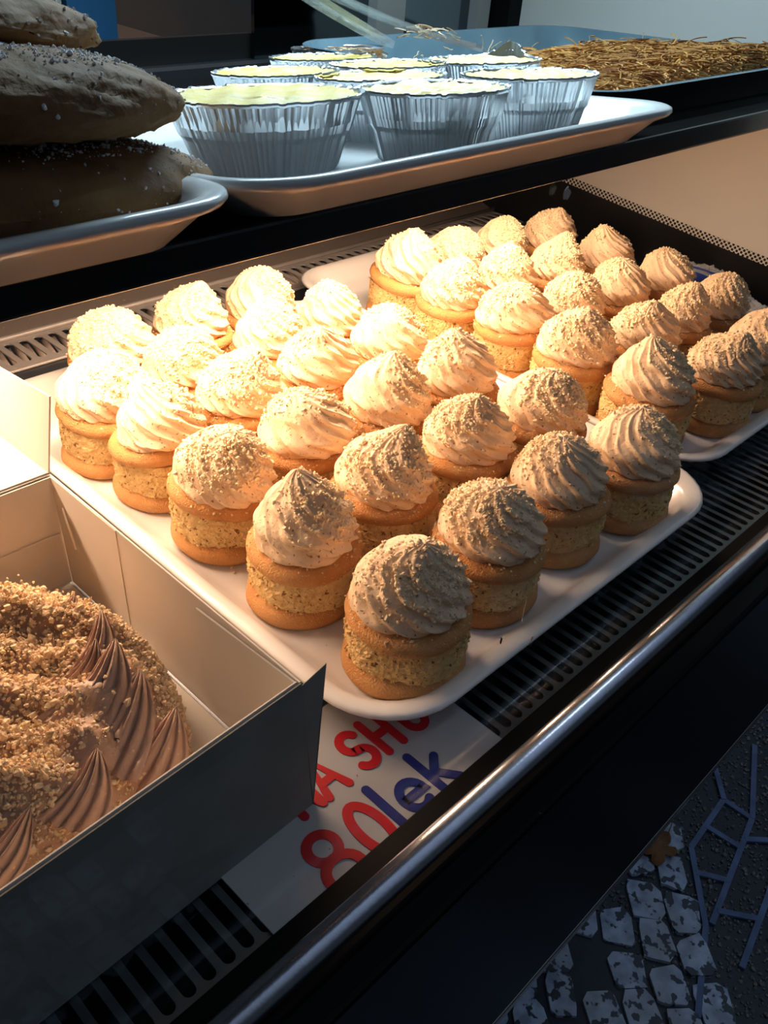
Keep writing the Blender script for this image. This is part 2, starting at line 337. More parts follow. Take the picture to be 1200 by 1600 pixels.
# ------------------------------------------------------------------ swirl cakes
def cream_point(t, th, v):
    """point on the piped swirl; t = height 0..1, th = angle"""
    R0 = np.interp(t, [0, .06, .18, .35, .52, .68, .80, .90, .96, 1], [.0270, .0302, .0312, .0300, .0268, .0222, .0172, .0115, .0066, .0006])
    ph = th * v['n'] + v['tw'] * t * v['n'] + 1.3 * np.sin(th * 2 + v['s']) + 1.0 * np.sin(th * 3 + t * 5 + v['s'] * 2) + .6 * np.sin(th * 5 - t * 9 + v['s'] * 4)
    ridge = np.abs(np.sin(ph / 2)) ** .6
    ph2 = th * (v['n'] * 2 - 3) + v['tw'] * 1.1 * t * (v['n'] * 2 - 3) + v['s']; ridge2 = np.abs(np.sin(ph2 / 2))
    coil = np.sin(2 * PI * (v['coil'] * t) - th + v['s'])
    amp = np.interp(t, [0, .15, .8, 1], [.5, 1, .75, .2])
    r = R0 * v['w'] + amp * (.0037 * (ridge - .6) + .0010 * (ridge2 - .5) + .0009 * coil) + .0012 * np.sin(th * 2 + v['s'] * 3) * (1 - t)
    z = .0415 * v['h'] * t ** 1.04 + amp * .0010 * np.sin(ph)
    # lean of the tip
    k = np.clip((t - .45) / .55, 0, 1) ** 2
    x = r * np.cos(th) + v['lean'] * k * math.cos(v['la']); y = r * np.sin(th) + v['lean'] * k * math.sin(v['la'])
    # pointed peak at the end of the piping
    pk = np.clip((t - .86) / .14, 0, 1) ** 1.6 * v['peak']
    return np.stack([x + pk * .6 * math.cos(v['la']), y + pk * .6 * math.sin(v['la']), z + pk], -1)
def make_swirl(v):
    nt_, nth = 66, 200
    t = np.linspace(0, 1, nt_)[:, None] * np.ones((1, nth)); th = np.ones((nt_, 1)) * np.linspace(0, 2 * PI, nth, endpoint=False)[None]
    V = cream_point(t, th, v).reshape(-1, 3); F = grid_faces(nt_, nth); F.append(tuple(range(nth))[::-1]); k = (nt_ - 1) * nth; F.append(tuple(range(k, k + nth)))
    return V, F
def make_topping(v, rg):
    n = int(v['nc'] * 1.5); t = rg.beta(3.2, 2.0, n * 3); th = rg.uniform(0, 2 * PI, n * 3)
    keep = rg.random(n * 3) < np.clip(.18 + (t - .45) * 1.5 + .75 * np.cos(th - v['ca']) * (t > .25), 0, 1); t = t[keep][:n]; th = th[keep][:n]
    P = cream_point(np.clip(t, .2, .985), th, v); c = np.array([0, 0, .012]); d = P - c; P = c + d * (1 + rg.uniform(-.01, .035, len(P))[:, None])
    s = rg.gamma(3, .00023, len(P)).clip(.0003, .0015)
    # fine dust all over
    m = 260; t2 = rg.uniform(.03, .95, m); th2 = rg.uniform(0, 2 * PI, m); P2 = cream_point(t2, th2, v)
    q = 150; a = rg.uniform(0, 2 * PI, q); rr = rg.uniform(.0285, .0352, q); P3 = np.stack([rr * np.cos(a), rr * np.sin(a), .0012 - .0022 * ((rr - .0285) / .0067) ** 2], 1)
    return crumbs(np.vstack([P, P2, P3]), np.concatenate([s, rg.uniform(.0002, .0006, m), rg.gamma(2, .0002, q).clip(.0002, .0010)]), rg)
def biscuit_mesh(r, h, seed):
    prof = [(.002, 0), (r * .8, 0), (r * .94, h * .10), (r, h * .38), (r * .985, h * .62), (r * .93, h * .84), (r * .80, h * .97), (r * .5, h * 1.0), (.002, h * 1.01)]
    s = seed * 1.7
    V, F = lathe(prof, 72, lambda k, t, rr, z: (rr * (1 + .018 * math.sin(2 * t + s) + .012 * math.sin(3 * t + 2 * s) + .004 * math.sin(9 * t + s)), z + .0009 * math.sin(t + s) * (rr / r)))
    F.append(tuple(range(72))[::-1]); F.append(tuple(range(8 * 72, 9 * 72))); return V, F
def sponge_mesh(rg, r0, h):
    nz, nt_ = 20, 130; V = []
    f = rg.normal(0, 1, (nz, nt_)); f = (f + np.roll(f, 1, 1) + np.roll(f, 1, 0)) / 3
    p1, p2 = rg.uniform(0, 6, 2)
    for i in range(nz):
        z = h * i / (nz - 1)
        for j in range(nt_):
            t = 2 * PI * j / nt_; r = r0 * (1 + .03 * math.sin(2 * t + p1) + .02 * math.sin(5 * t + p2)) * (1 + .04 * math.sin(PI * i / (nz - 1))) + f[i, j] * .0007
            V.append((r * math.cos(t), r * math.sin(t), z))
    F = grid_faces(nz, nt_); F.append(tuple(range(nt_))[::-1]); F.append(tuple(range((nz - 1) * nt_, nz * nt_)))
    # crumbs clinging to the side
    n = 420; t = rg.uniform(0, 2 * PI, n); z = rg.uniform(.0, h, n); r = r0 * (1.02 + .03 * np.sin(2 * t + p1)) + .0004
    Vc, Fc = crumbs(np.stack([r * np.cos(t), r * np.sin(t), z], 1), rg.gamma(3, .00022, n).clip(.0003, .0014), rg)
    b_ = len(V); V += [tuple(q) for q in Vc]; F += [tuple(q + b_) for q in Fc]
    return V, F
VARS = [dict(n=11, tw=2.1, s=.4, coil=2.6, w=1.0, h=1.0, lean=.004, la=2.0, peak=.003, ca=1.4, nc=620),
        dict(n=12, tw=1.7, s=1.9, coil=2.2, w=1.0, h=.93, lean=.004, la=3.6, peak=.0, ca=2.6, nc=820),
        dict(n=10, tw=2.3, s=2.7, coil=2.9, w=.98, h=.94, lean=.007, la=.6, peak=.004, ca=4.4, nc=520),
        dict(n=12, tw=1.6, s=4.1, coil=2.0, w=1.03, h=.91, lean=.005, la=5.2, peak=.0, ca=3.3, nc=760),
        dict(n=13, tw=1.9, s=5.0, coil=2.4, w=1.0, h=.92, lean=.009, la=4.2, peak=.005, ca=2.0, nc=560),
        dict(n=11, tw=2.2, s=.9, coil=3.1, w=.97, h=.95, lean=.005, la=1.2, peak=.003, ca=5.6, nc=700)]
protos = []
for i, v in enumerate(VARS):
    rg = np.random.default_rng(100 + i)
    root = empty('swirl_cake', (0, 0, -9))
    V, F = biscuit_mesh(.0358, .0165, i); obj('bottom_biscuit', V, F, BISCUIT, root)
    V, F = sponge_mesh(rg, .0325, .024); o = obj('sponge', V, F, SPONGE, root, False); o.location = (0, 0, .0145)
    V, F = biscuit_mesh(.0357, .0125, i + 3); tb = obj('top_biscuit', V, F, BISCUIT, root); tb.location = (0, 0, .0355)
    V, F = make_swirl(v); cr = obj('cream_swirl', V, F, CREAM, root); cr.location = (0, 0, .0465)
    V, F = make_topping(v, rg); tp = obj('crumb_topping', V, F, CRUMB, cr, False); tag(tp, kind='stuff')
    protos.append(root)
GA, GB = 'swirl cakes on the nearer tray', 'swirl cakes on the farther tray'
# x, y, size, variant, rotation, (top biscuit tilt x, y, shift x, y), label
CAKES = [
 (.295, .233, 1.02, 0, 2.6, (0, 0), 'frontmost swirl cake, alone at the near corner of the nearer tray'),
 (.290, .314, 1.00, 2, .9, (0, 0), 'swirl cake with shadowed tip second from front along the cardboard box'),
 (.378, .242, 1.02, 1, .3, (0, 0), 'swirl cake just right of the frontmost one, pale ridge beside its crumb cap'),
 (.367, .323, 1.02, 4, 1.7, (0, 0), 'tall smooth swirl cake directly behind the two nearest the front corner'),
 (.290, .393, 1.00, 3, .5, (.10, 0), 'low flat-topped swirl cake third from front along the cardboard box'),
 (.457, .247, 1.00, 1, 5.1, (0, 0), 'swirl cake third in the shaded front edge row of the nearer tray'),
 (.367, .397, 1.02, 3, 3.9, (0, 0), 'rounded crumbly swirl cake behind the tall smooth one, second from the box'),
 (.449, .320, 1.02, 5, 2.9, (0, 0), 'stepped swirl cake with crumby biscuit in the middle of the second edge row'),
 (.530, .234, 1.00, 1, 3.4, (0, 0), 'wide crumb-covered swirl cake at the right front corner of the nearer tray'),
 (.291, .466, .96, 4, 4.4, (-.12, .004), 'swirl cake whose cream sits off centre on a broken-edged biscuit'),
 (.442, .393, 1.02, 0, 4.6, (0, 0), 'evenly ridged swirl cake in the very middle of the nearer tray'),
 (.525, .312, 1.02, 3, 1.2, (0, 0), 'broad swirl cake with brown-flecked crumbs behind the right front corner of the nearer tray'),
 (.286, .526, 1.0, 3, 2.2, (.08, 0), 'bright swirl cake nearest the opened box lid'),
 (.364, .468, 1.02, 2, 5.5, (0, 0), 'brightly lit swirl cake with rust-shadowed tip behind the off-centre one'),
 (.517, .389, 1.02, 0, .2, (0, 0), 'swirl cake with a small upright peak near the inner edge of the nearer tray'),
 (.440, .466, 1.02, 2, 3.3, (0, 0), 'steeply slanted swirl cake in the fourth row of the nearer tray'),
 (.516, .463, .98, 1, 4.1, (0, 0), 'crumb-capped swirl cake fourth along the inner edge of the nearer tray'),
 (.358, .530, .96, 1, 1.1, (0, 0), 'overlit swirl cake in the fifth row, wedged between five others'),
 (.440, .526, .93, 5, .1, (0, 0), 'small-topped overlit swirl cake in front of the tallest back-row one'),
 (.334, .592, 1.02, 3, 5.9, (0, 0), 'leftmost of the three swirl cakes in the back row of the nearer tray'),
 (.409, .591, .98, 2, 4.9, (0, 0), 'middle one with pointed tip in the nearer tray back row'),
 (.480, .588, .98, 1, 3.1, (0, 0), 'rightmost of the three swirl cakes in the back row of the nearer tray'),
 (.510, .528, .92, 5, 1.9, (0, 0), 'small crumby swirl cake at the inner back corner of the nearer tray'),
 (.657, .577, 1.03, 0, 5.2, (.16, .003), 'swirl cake with reddish tilted biscuit at the back corner of the farther tray'),
 (.646, .504, 1.02, 5, 4.0, (.05, 0), 'swirl cake in front of the one with the tilted reddish biscuit'),
 (.722, .568, .95, 3, .8, (0, 0), 'second overlit swirl cake in the back row of the farther tray'),
 (.790, .560, .92, 1, 2.4, (0, 0), 'third pale swirl cake in the back row of the farther tray'),
 (.652, .434, 1.05, 3, 4.8, (-.05, 0), 'tall pale swirl cake with its sponge side showing, third along the inner edge'),
 (.718, .495, .93, 0, 1.5, (0, 0), 'small ridged swirl cake half hidden behind the tall pale one'),
 (.862, .546, 1.00, 2, 3.8, (0, 0), 'swirl cake with curled high crest farthest back under the shelf'),
 (.787, .484, .90, 4, 2.2, (0, 0), 'narrow swirl cake directly in front of the curled crest one'),
 (.862, .472, .95, 4, 4.9, (0, 0), 'swirl cake with pointed tip at left against the dark band'),
 (.642, .360, 1.05, 0, 2.0, (.06, 0), 'swirl cake with yellow broken biscuit edge beside the tray junction'),
 (.722, .418, .93, 1, .6, (0, 0), 'low dark-flecked swirl cake behind the yellow broken biscuit one'),
 (.790, .410, .96, 1, 5.0, (0, 0), 'heavily crumbed rounded swirl cake between low flecked and smooth domed ones'),
 (.860, .398, .92, 3, 2.9, (0, 0), 'smooth domed swirl cake touching the blue printed plastic wrap'),
 (.716, .336, .96, 4, 5.8, (0, 0), 'wide swirl cake with sideways tip behind the big shaded front ones'),
 (.640, .284, 1.07, 2, 1.3, (.05, 0), 'large swirl cake at the near corner of the farther tray'),
 (.784, .336, .86, 5, 3.6, (0, 0), 'narrow swirl cake just left of the rough crumbed one by the plastic wrap'),
 (.845, .330, .90, 1, 1.8, (0, 0), 'rough crumbed swirl cake in front of the plastic wrap'),
 (.716, .258, .98, 4, .1, (0, 0), 'swirl cake with small peak second on the front edge of the farther tray'),
 (.786, .258, .96, 0, 3.0, (0, 0), 'swirl cake cut by the photo edge on the farther tray'),
]
used = set(); ZT = .0054
for i, (x, y, s, vi, rz, (tilt, off), lab) in enumerate(CAKES):
    if vi in used: c = copy_tree(protos[vi])
    else: c = protos[vi]; used.add(vi)
    c.location = (x, y, ZT); c.rotation_euler = (0, 0, rz); c.scale = (s, s, .98 + .02 * s)
    tag(c, lab, 'cake', GA if i < 23 else GB)
    if tilt:
        for ch in c.children:
            if ch.name.startswith(('top_biscuit', 'cream_swirl')):
                a = -rz + .4; ch.rotation_euler = (tilt * math.cos(a), tilt * math.sin(a), 0)
                d = Vector((.6, -.4, 0)); d.rotate(Matrix.Rotation(-rz, 3, 'Z'))
                if ch.name.startswith('cream_swirl'): ch.location = Vector((0, 0, .0465)) + d * off
                else: ch.location = Vector((0, 0, .0363))
# fallen crumbs on the two trays
rg = np.random.default_rng(77)
def loose(tr, pts, sz, lab):
    V, F = crumbs(np.array(pts), np.array(sz), rg); o = obj('fallen_crumbs', V, F, CRUMB, None, False); tag(o, lab, 'crumbs', kind='stuff')
pts = []; sz = []
for (x, y, *_r) in CAKES[:23]:
    for k in range(26):
        a = rg.uniform(0, 2 * PI); r = .036 + abs(rg.normal(0, .008)); px, py = x + r * math.cos(a), y + r * math.sin(a)
        if .268 < px < .565 and .222 < py < .61: pts.append((px, py, ZT + .0006)); sz.append(rg.uniform(.0003, .0011))
loose(tA, pts, sz, 'pale nut crumbs scattered on the nearer white tray')
pts = []; sz = []
for (x, y, *_r) in CAKES[23:]:
    for k in range(26):
        a = rg.uniform(0, 2 * PI); r = .036 + abs(rg.normal(0, .008)); px, py = x + r * math.cos(a), y + r * math.sin(a)
        if .645 < px < .9 and .25 < py < .66: pts.append((px, py, ZT + .0006)); sz.append(rg.uniform(.0003, .0011))
loose(tB, pts, sz, 'pale nut crumbs scattered on the farther white tray')
# ------------------------------------------------------------------ crumpled plastic wrap with blue print at the far end of the farther tray
def plastic():
    rg = np.random.default_rng(21); n, m_ = 60, 40; V = []
    for i in range(n):
        s = i / (n - 1)
        for j in range(m_):
            a = 2 * PI * j / m_
            r = (.031 * math.sin(PI * min(1, max(0.02, s * 1.0))) ** .5 if s < .62 else .012 + .012 * (1 - s)) + .0016 * math.sin(5 * a + 9 * s) + .0012 * math.sin(11 * a - 21 * s) + .0008 * rg.normal() + .0015 * math.sin(40 * s)
            r = max(r, .002)
            V.append((.0 - .012 * s * s + r * math.cos(a), -.075 + .13 * (1 - s), .028 + r * .85 * math.sin(a) - .004 * s))
    return V, grid_faces(n, m_)
V, F = plastic()
m = bpy.data.materials.new('crumpled_clear_plastic'); m.use_nodes = True; nt = m.node_tree; N = nt.nodes; L = nt.links; b = N['Principled BSDF']
b.inputs['Base Color'].default_value = (.55, .60, .66, 1); b.inputs['Roughness'].default_value = .18; b.inputs['Alpha'].default_value = .62; b.inputs['Coat Weight'].default_value = .8
w = empty('plastic_wrapper', (.950, .392, .001)); tag(w, 'crumpled clear plastic wrapper with blue print lying against the dark band', 'wrapper')
obj('film', V, F, m, w)
mb = MB()
P = [(-.0245 + .002 * math.cos(i), .055 - .0065 * i, .036 + .0015 * math.sin(i * 1.3)) for i in range(8)]
for k in range(26):
    for (a0, a1, nm) in ((2.05, 2.25, 0), (2.35, 2.95, 0)):
        pass
def patch(a0, a1, s0, s1, rr):
    V = []; 
    for i in range(14):
        s = s0 + (s1 - s0) * i / 13
        for j in range(8):
            a = a0 + (a1 - a0) * j / 7; r = .031 * math.sin(PI * max(.02, s)) ** .5 + rr
            V.append((-.012 * s * s + r * math.cos(a), -.075 + .13 * (1 - s), .028 + r * .85 * math.sin(a) - .004 * s))
    return V, grid_faces(14, 8, False)
BLUE = mat('blue_print', (.03, .07, .38), .4); WHITE = mat('white_print', (.8, .8, .8), .4)
for nm, a in (('blue_print', (1.9, 2.0, .12, .55, .0035)), ('blue_print', (2.15, 2.75, .2, .5, .0035)), ('white_print', (2.8, 3.0, .15, .55, .0035))):
    V, F = patch(*a); obj(nm, V, F, WHITE if nm[0] == 'w' else BLUE, w)
# ------------------------------------------------------------------ price card with hand-cut lettering, lying on the front grille
pc = empty('price_card', (.215, .195, .0016)); tag(pc, 'white plastic price card with red and blue lettering under the tray corner', 'price card')
mb = MB(); V, F = dish_mesh(-.079, .081, -.062, .045, .004, [(0, 0), (0, .0008)], 4); mb.add(V, F)
mb.build('card', mat('card_plastic', (.40, .40, .40), .35, vary=(20, (.34, .33, .32), .6), specks=(260, .74, (.4, .05, .05))), pc)
RED = mat('red_vinyl', (.45, .004, .010), .4); NAVY = mat('navy_vinyl', (.007, .014, .14), .4)
def stroke(polys, w, name, m):
    """rounded strokes, built flat with a little thickness"""
    mb = MB(); z0 = .0008
    for q, line in enumerate(polys):
        z1 = .0013 + .00006 * q; P = [Vector((*p, 0)) for p in line]; closed = (P[0] - P[-1]).length < 1e-6; n = len(P); V = []
        for i, p in enumerate(P):
            a = P[i - 1] if i else (P[-2] if closed else p); b_ = P[i + 1] if i < n - 1 else (P[1] if closed else p)
            d1 = (p - a).normalized() if (p - a).length > 1e-9 else (b_ - p).normalized(); d2 = (b_ - p).normalized() if (b_ - p).length > 1e-9 else d1
            t = (d1 + d2).normalized(); nn = Vector((-t.y, t.x, 0)) * (w / 2 / max(.55, math.sqrt(max(0, (1 + d1.dot(d2)) / 2))))
            for e in (p + nn, p - nn): V += [(e.x, e.y, z1), (e.x, e.y, z0)]
        F = []
        for i in range(n - 1):
            a, b_ = i * 4, i * 4 + 4; F += [(a, a + 2, b_ + 2, b_), (a + 1, a, b_, b_ + 1), (a + 2, a + 3, b_ + 3, b_ + 2)]
        mb.add(V, F)
        for e, p in enumerate(() if closed else (P[0], P[-1])):
            zz = z1 - .00002; V = [(p.x + w / 2 * math.cos(k * PI / 10), p.y + w / 2 * math.sin(k * PI / 10), z) for z in (z0, zz) for k in range(20)]
            mb.add(V, [tuple(range(20, 40))] + [(k, (k + 1) % 20, (k + 1) % 20 + 20, k + 20) for k in range(20)])
    return mb.build(name, m, pc)
def arc(cx, cy, rx, ry, a0, a1, n=14): return [(cx + rx * math.cos(math.radians(a0 + (a1 - a0) * i / n)), cy + ry * math.sin(math.radians(a0 + (a1 - a0) * i / n))) for i in range(n + 1)]
LX, LY = 0, 0
def place(lines, dx, dy, s=1): return [[(x * s + dx, y * s + dy) for x, y in l] for l in lines]
# local letter shapes, cap height 1
GL = {'N': [[(0, 0), (0, 1)], [(0, 1), (.5, 0)], [(.5, 0), (.5, 1)]], 'A': [[(0, 0), (.28, 1), (.56, 0)], [(.12, .36), (.44, .36)]],
      'S': [arc(.25, .74, .23, .26, 30, 270) + arc(.25, .25, .24, .25, 90, -150)], 'H': [[(0, 0), (0, 1)], [(.46, 0), (.46, 1)], [(0, .5), (.46, .5)]],
      'U': [[(0, 1), (0, .3)] + arc(.23, .27, .23, .27, 180, 360) + [(.46, 1)]],
      '8': [arc(.3, .76, .24, .24, 0, 360, 24), arc(.3, .26, .30, .27, 0, 360, 24)], '0': [arc(.22, .5, .22, .5, 0, 360, 28)],
      'l': [[(0, 0), (0, 1)]], 'e': [[(.02, .32), (.52, .32)] + arc(.27, .32, .26, .31, 0, 310, 20)], 'k': [[(0, 0), (0, 1)], [(.42, .68), (.02, .30)], [(.14, .42), (.46, 0)]]}
def word(txt, x, y, h, adv, w, m, name, slant=0.0):
    for ch, a in zip(txt, adv):
        ls = [[(px * h + py * h * slant + x, py * h + y) for px, py in l] for l in GL[ch]]
        if ch != ' ': stroke(ls, w, name, m)
        x += a * h
word('NA', -.0300, -.0010, .024, [.68, .6], .0047, RED, 'red_letter')
word('SHU', .0115, -.0010, .024, [.74, .86, .6], .0049, RED, 'red_letter')
word('80', -.0450, -.0440, .032, [.86, .7], .0052, RED, 'red_numeral')
word('lek', .0030, -.0370, .027, [.32, .80, .5], .0050, NAVY, 'blue_letter')
# ------------------------------------------------------------------ open cardboard cake box
bx = empty('cake_box', (.085, .31, .0016)); tag(bx, 'open white cardboard cake box holding the nut-crumbed torte, lid folded back', 'cake box')
def bpart(mb, name, m=CARD, lab=None):
    o = mb.build(name, m); o.parent = bx; o.matrix_parent_inverse = Matrix.Translation((-.085, -.31, -.0016))
    if lab: o['label'] = lab
    return o
H = .083; T = .0010
mb = MB(); mb.box(-.022, .190, .200, .421, .0016, .0028); bpart(mb, 'base')
mb = MB(); mb.cyl((-.02, .4178, .0435), (.1878, .4178, .0435), .0007, 8); bpart(mb, 'fold_line')
# the front wall is grey board outside, white inside
mb = MB(); mb.slab([(-.022, .1935, .0016), (.1925, .1975, .0016), (.190, .2055, H), (-.022, .1965, H)], .0007); bpart(mb, 'front_wall', CARDG, 'grey outer face of the front wall')
mb = MB(); mb.slab([(-.021, .1950, .0020), (.191, .1990, .0020), (.1888, .2068, H + .0003), (-.021, .1978, H + .0003)], -.0007); bpart(mb, 'front_lining')
mb = MB(); mb.slab([(.1935, .200, .0016), (.1935, .421, .0016), (.190, .421, H), (.1905, .206, H)], -.0009); bpart(mb, 'side_wall')
mb = MB(); mb.slab([(.1920, .354, .004), (.1920, .420, .004), (.1886, .420, H - .0005), (.1888, .353, H - .0005)], .0012); bpart(mb, 'inner_flap')
mb = MB(); mb.slab([(.1915, .2075, .004), (.1915, .285, .004), (.1880, .281, H - .006), (.1884, .2075, H - .001)], .0010); bpart(mb, 'inner_flap')
mb = MB(); mb.slab([(.1870, .4080, .068), (.1862, .4035, .060), (.1865, .3985, .046), (.1870, .3990, .043), (.1874, .4025, .049), (.1874, .4065, .060)], .0009); bpart(mb, 'locking_tab')
mb = MB(); mb.slab([(-.022, .4215, .0016), (.1925, .4215, .0016), (.190, .4215, H), (-.022, .4215, H)], -T); bpart(mb, 'back_wall')
mb = MB(); mb.slab([(-.022, .4190, .044), (.1895, .4190, .044), (.1888, .4200, H - .001), (-.022, .4200, H - .001)], -.0008); bpart(mb, 'back_lining')
mb = MB(); mb.box(-.023, -.022, .200, .421, .0016, H); bpart(mb, 'side_wall')
# torn grey corner flap standing off the front right corner
mb = MB(); mb.slab([(.1932, .1985, .0016), (.1940, .1975, .0016), (.2085, .2085, H - .002), (.1905, .2060, H - .003)], .0008); bpart(mb, 'corner_flap', CARDG)
# lid folded back, its side flap standing
mb = MB(); mb.slab([(-.022, .4225, H), (.190, .4225, H), (.190, .620, H - .010), (-.022, .620, H - .010)], .0010); bpart(mb, 'lid')
mb = MB(); mb.slab([(.190, .4225, H), (.191, .408, .139), (.191, .610, .118), (.190, .620, H - .010)], .0010); bpart(mb, 'lid_flap')
# ------------------------------------------------------------------ round torte in the box
tc_ = (.085, .308); to = empty('nut_torte', (tc_[0], tc_[1], .0030)); tag(to, 'large round torte covered in nut crumbs with brown cream ridges inside the cardboard box', 'torte')
rg = np.random.default_rng(31)
def torte_h(x, y):
    r = np.sqrt(x * x + y * y); base = .063 * np.clip(1 - (r / .094) ** 7, 0, 1) ** .5
    return base + (.0035 * np.sin(x * 95 + 1) * np.cos(y * 80) + .0025 * np.sin(x * 210 + y * 170) + .008 * np.exp(-((r - .062) / .018) ** 2) * (r > 0)) * np.clip((.092 - r) / .02, 0, 1)
nr, nth = 60, 160; V = []
for i in range(nr):
    r = .0935 * (i / (nr - 1)) ** .62
    for j in range(nth):
        a = 2 * PI * j / nth; x, y = r * math.cos(a), r * math.sin(a)
        V.append((x, y, float(torte_h(x, y)) + rg.normal() * .0004))
for j in range(nth): a = 2 * PI * j / nth; V.append((.092 * math.cos(a), .092 * math.sin(a), .0))
F = grid_faces(nr + 1, nth); F.append(tuple(range(nth))); F.append(tuple(range(nr * nth, (nr + 1) * nth))[::-1])
obj('cake_body', V, F, mat('brown_cream', (.47, .27, .17), .5, vary=(60, (.60, .42, .28), .7), bump=(200, .5)), to)
def shell(pos, ang, L_, Wd, Ht, nrid, seed):
    """one piped fan with sharp ridges converging on a raised peak"""
    rg = np.random.default_rng(seed); n, m_ = 34, 46; V = []
    for i in range(n):
        s = i / (n - 1)                                             # 0 peak, 1 foot
        for j in range(m_):
            u = -1 + 2 * j / (m_ - 1); wv = Wd * (.06 + .94 * s ** .8)
            rid = abs(math.sin(u * nrid * PI / 2 + .6 * s + .25 * math.sin(4 * u + seed)))
            z = Ht * ((1 - s) ** 1.35 + .34 * math.sin(PI * s)) * (1 - .75 * u * u * min(1, s * 2 + .2)) + .0034 * (rid - .5) * min(1, s * 5) * (1 - .3 * s) - .004 * s
            x = L_ * s - .15 * L_ * math.sin(PI * s) * u * .4; y = wv * u + .004 * math.sin(PI * s)
            V.append((x, y, z + rg.normal() * .00012))
    ca, sa = math.cos(ang), math.sin(ang)
    V = [(pos[0] + x * ca - y * sa, pos[1] + x * sa + y * ca, pos[2] + z) for x, y, z in V]
    return V, grid_faces(n, m_, False)
RIDGE = mat('ridged_brown_cream', (.47, .29, .20), .42, vary=(50, (.58, .38, .26), .7), bump=(260, .3), specks=(300, .70, (.70, .50, .30)))
for k, (wx, wy, ang, L_, Wd, Ht) in enumerate([(.151, .305, -140, .034, .014, .012), (.144, .281, -148, .040, .020, .014), (.140, .292, -160, .022, .010, .010), (.1515, .247, -156, .044, .022, .014),
                                               (.146, .265, -150, .046, .020, .013), (.150, .328, -165, .022, .012, .009), (.108, .2385, -152, .030, .016, .010), (.132, .318, -160, .016, .009, .009), (.075, .2335, -165, .034, .014, .009), (.060, .2285, -160, .03, .014, .010)]):
    x, y = wx - tc_[0], wy - tc_[1]; z = float(torte_h(x * .92, y * .92)) - .004
    V, F = shell((x, y, z), math.radians(ang), L_, Wd, Ht, 5, k + 1); obj('cream_ridge', V, F, RIDGE, to)
n = 30000; a = rg.uniform(0, 2 * PI, n); r = .0925 * np.sqrt(rg.random(n)); x, y = r * np.cos(a), r * np.sin(a)
dens = np.ones(n)
for (wx, wy, rad) in ((.132, .262, .026), (.140, .290, .012), (.108, .228, .020), (.05, .212, .022), (.15, .24, .014)):
    dd_ = np.hypot(x + tc_[0] - wx, y + tc_[1] - wy); dens *= 1 - .93 * np.exp(-(dd_ / rad) ** 4)
clump = .5 + .5 * np.sin(x * 140 + 2) * np.cos(y * 120 + 1)
k = rg.random(n) < dens * (.55 + .45 * clump); x, y = x[k], y[k]
P = np.stack([x, y, torte_h(x, y) + rg.gamma(1.6, .0009, len(x))], 1); sz = rg.gamma(2.4, .00028, len(x)).clip(.0003, .0026)
# side wall crumbs
m_ = 6000; a = rg.uniform(0, 2 * PI, m_); z = rg.uniform(0, .060, m_); r = .094 * (1 - (z / .063) ** 2) ** (1 / 7) + rg.uniform(-.001, .0008, m_)
P2 = np.stack([r * np.cos(a), r * np.sin(a), z], 1); V, F = crumbs(np.vstack([P, P2]), np.concatenate([sz, rg.gamma(3, .0003, m_).clip(.0003, .0018)]), rg)
o = obj('nut_crumb_coating', V, F, mat('torte_crumb', (.88, .69, .45), .85, vary=[(90, (.92, .76, .46), .8), (300, (.66, .44, .27), .6)], spec=.2), to, False); tag(o, kind='stuff')
# ------------------------------------------------------------------ upper shelf: helper for things standing on the sloping shelf
def on_shelf(o, u, v, w=0, rz=0, extra=None):
    m = Matrix.Translation(sh(u, v, w)) @ Matrix.Rotation(TILT, 4, 'X') @ Matrix.Rotation(rz, 4, 'Z')
    if extra is not None: m = m @ extra
    o.location = m.to_translation(); o.rotation_euler = m.to_euler(); return o
PROF2 = [(.030, .0), (.022, .0008), (.008, .0125), (.0015, .0150), (0, .0168), (.0004, .0186), (.0025, .0196), (.008, .0188), (.011, .0160), (.018, .0052), (.026, .0032), (.036, .0030)]
def shelf_tray(u0, u1, v0, v1, r, label):
    V, F = dish_mesh(-(u1 - u0) / 2, (u1 - u0) / 2, -(v1 - v0) / 2, (v1 - v0) / 2, r, PROF2); o = obj('serving_tray', V, F, PORCELAIN)
    on_shelf(o, (u0 + u1) / 2, (v0 + v1) / 2, .0032); return tag(o, label, 'tray', 'white trays on the upper shelf')
shelf_tray(.210, .545, -.107, .215, .040, 'white tray on the upper shelf carrying the foil pudding cups')
shelf_tray(-.095, .212, -.112, .160, .035, 'white tray on the upper shelf under the stacked brown loaves')
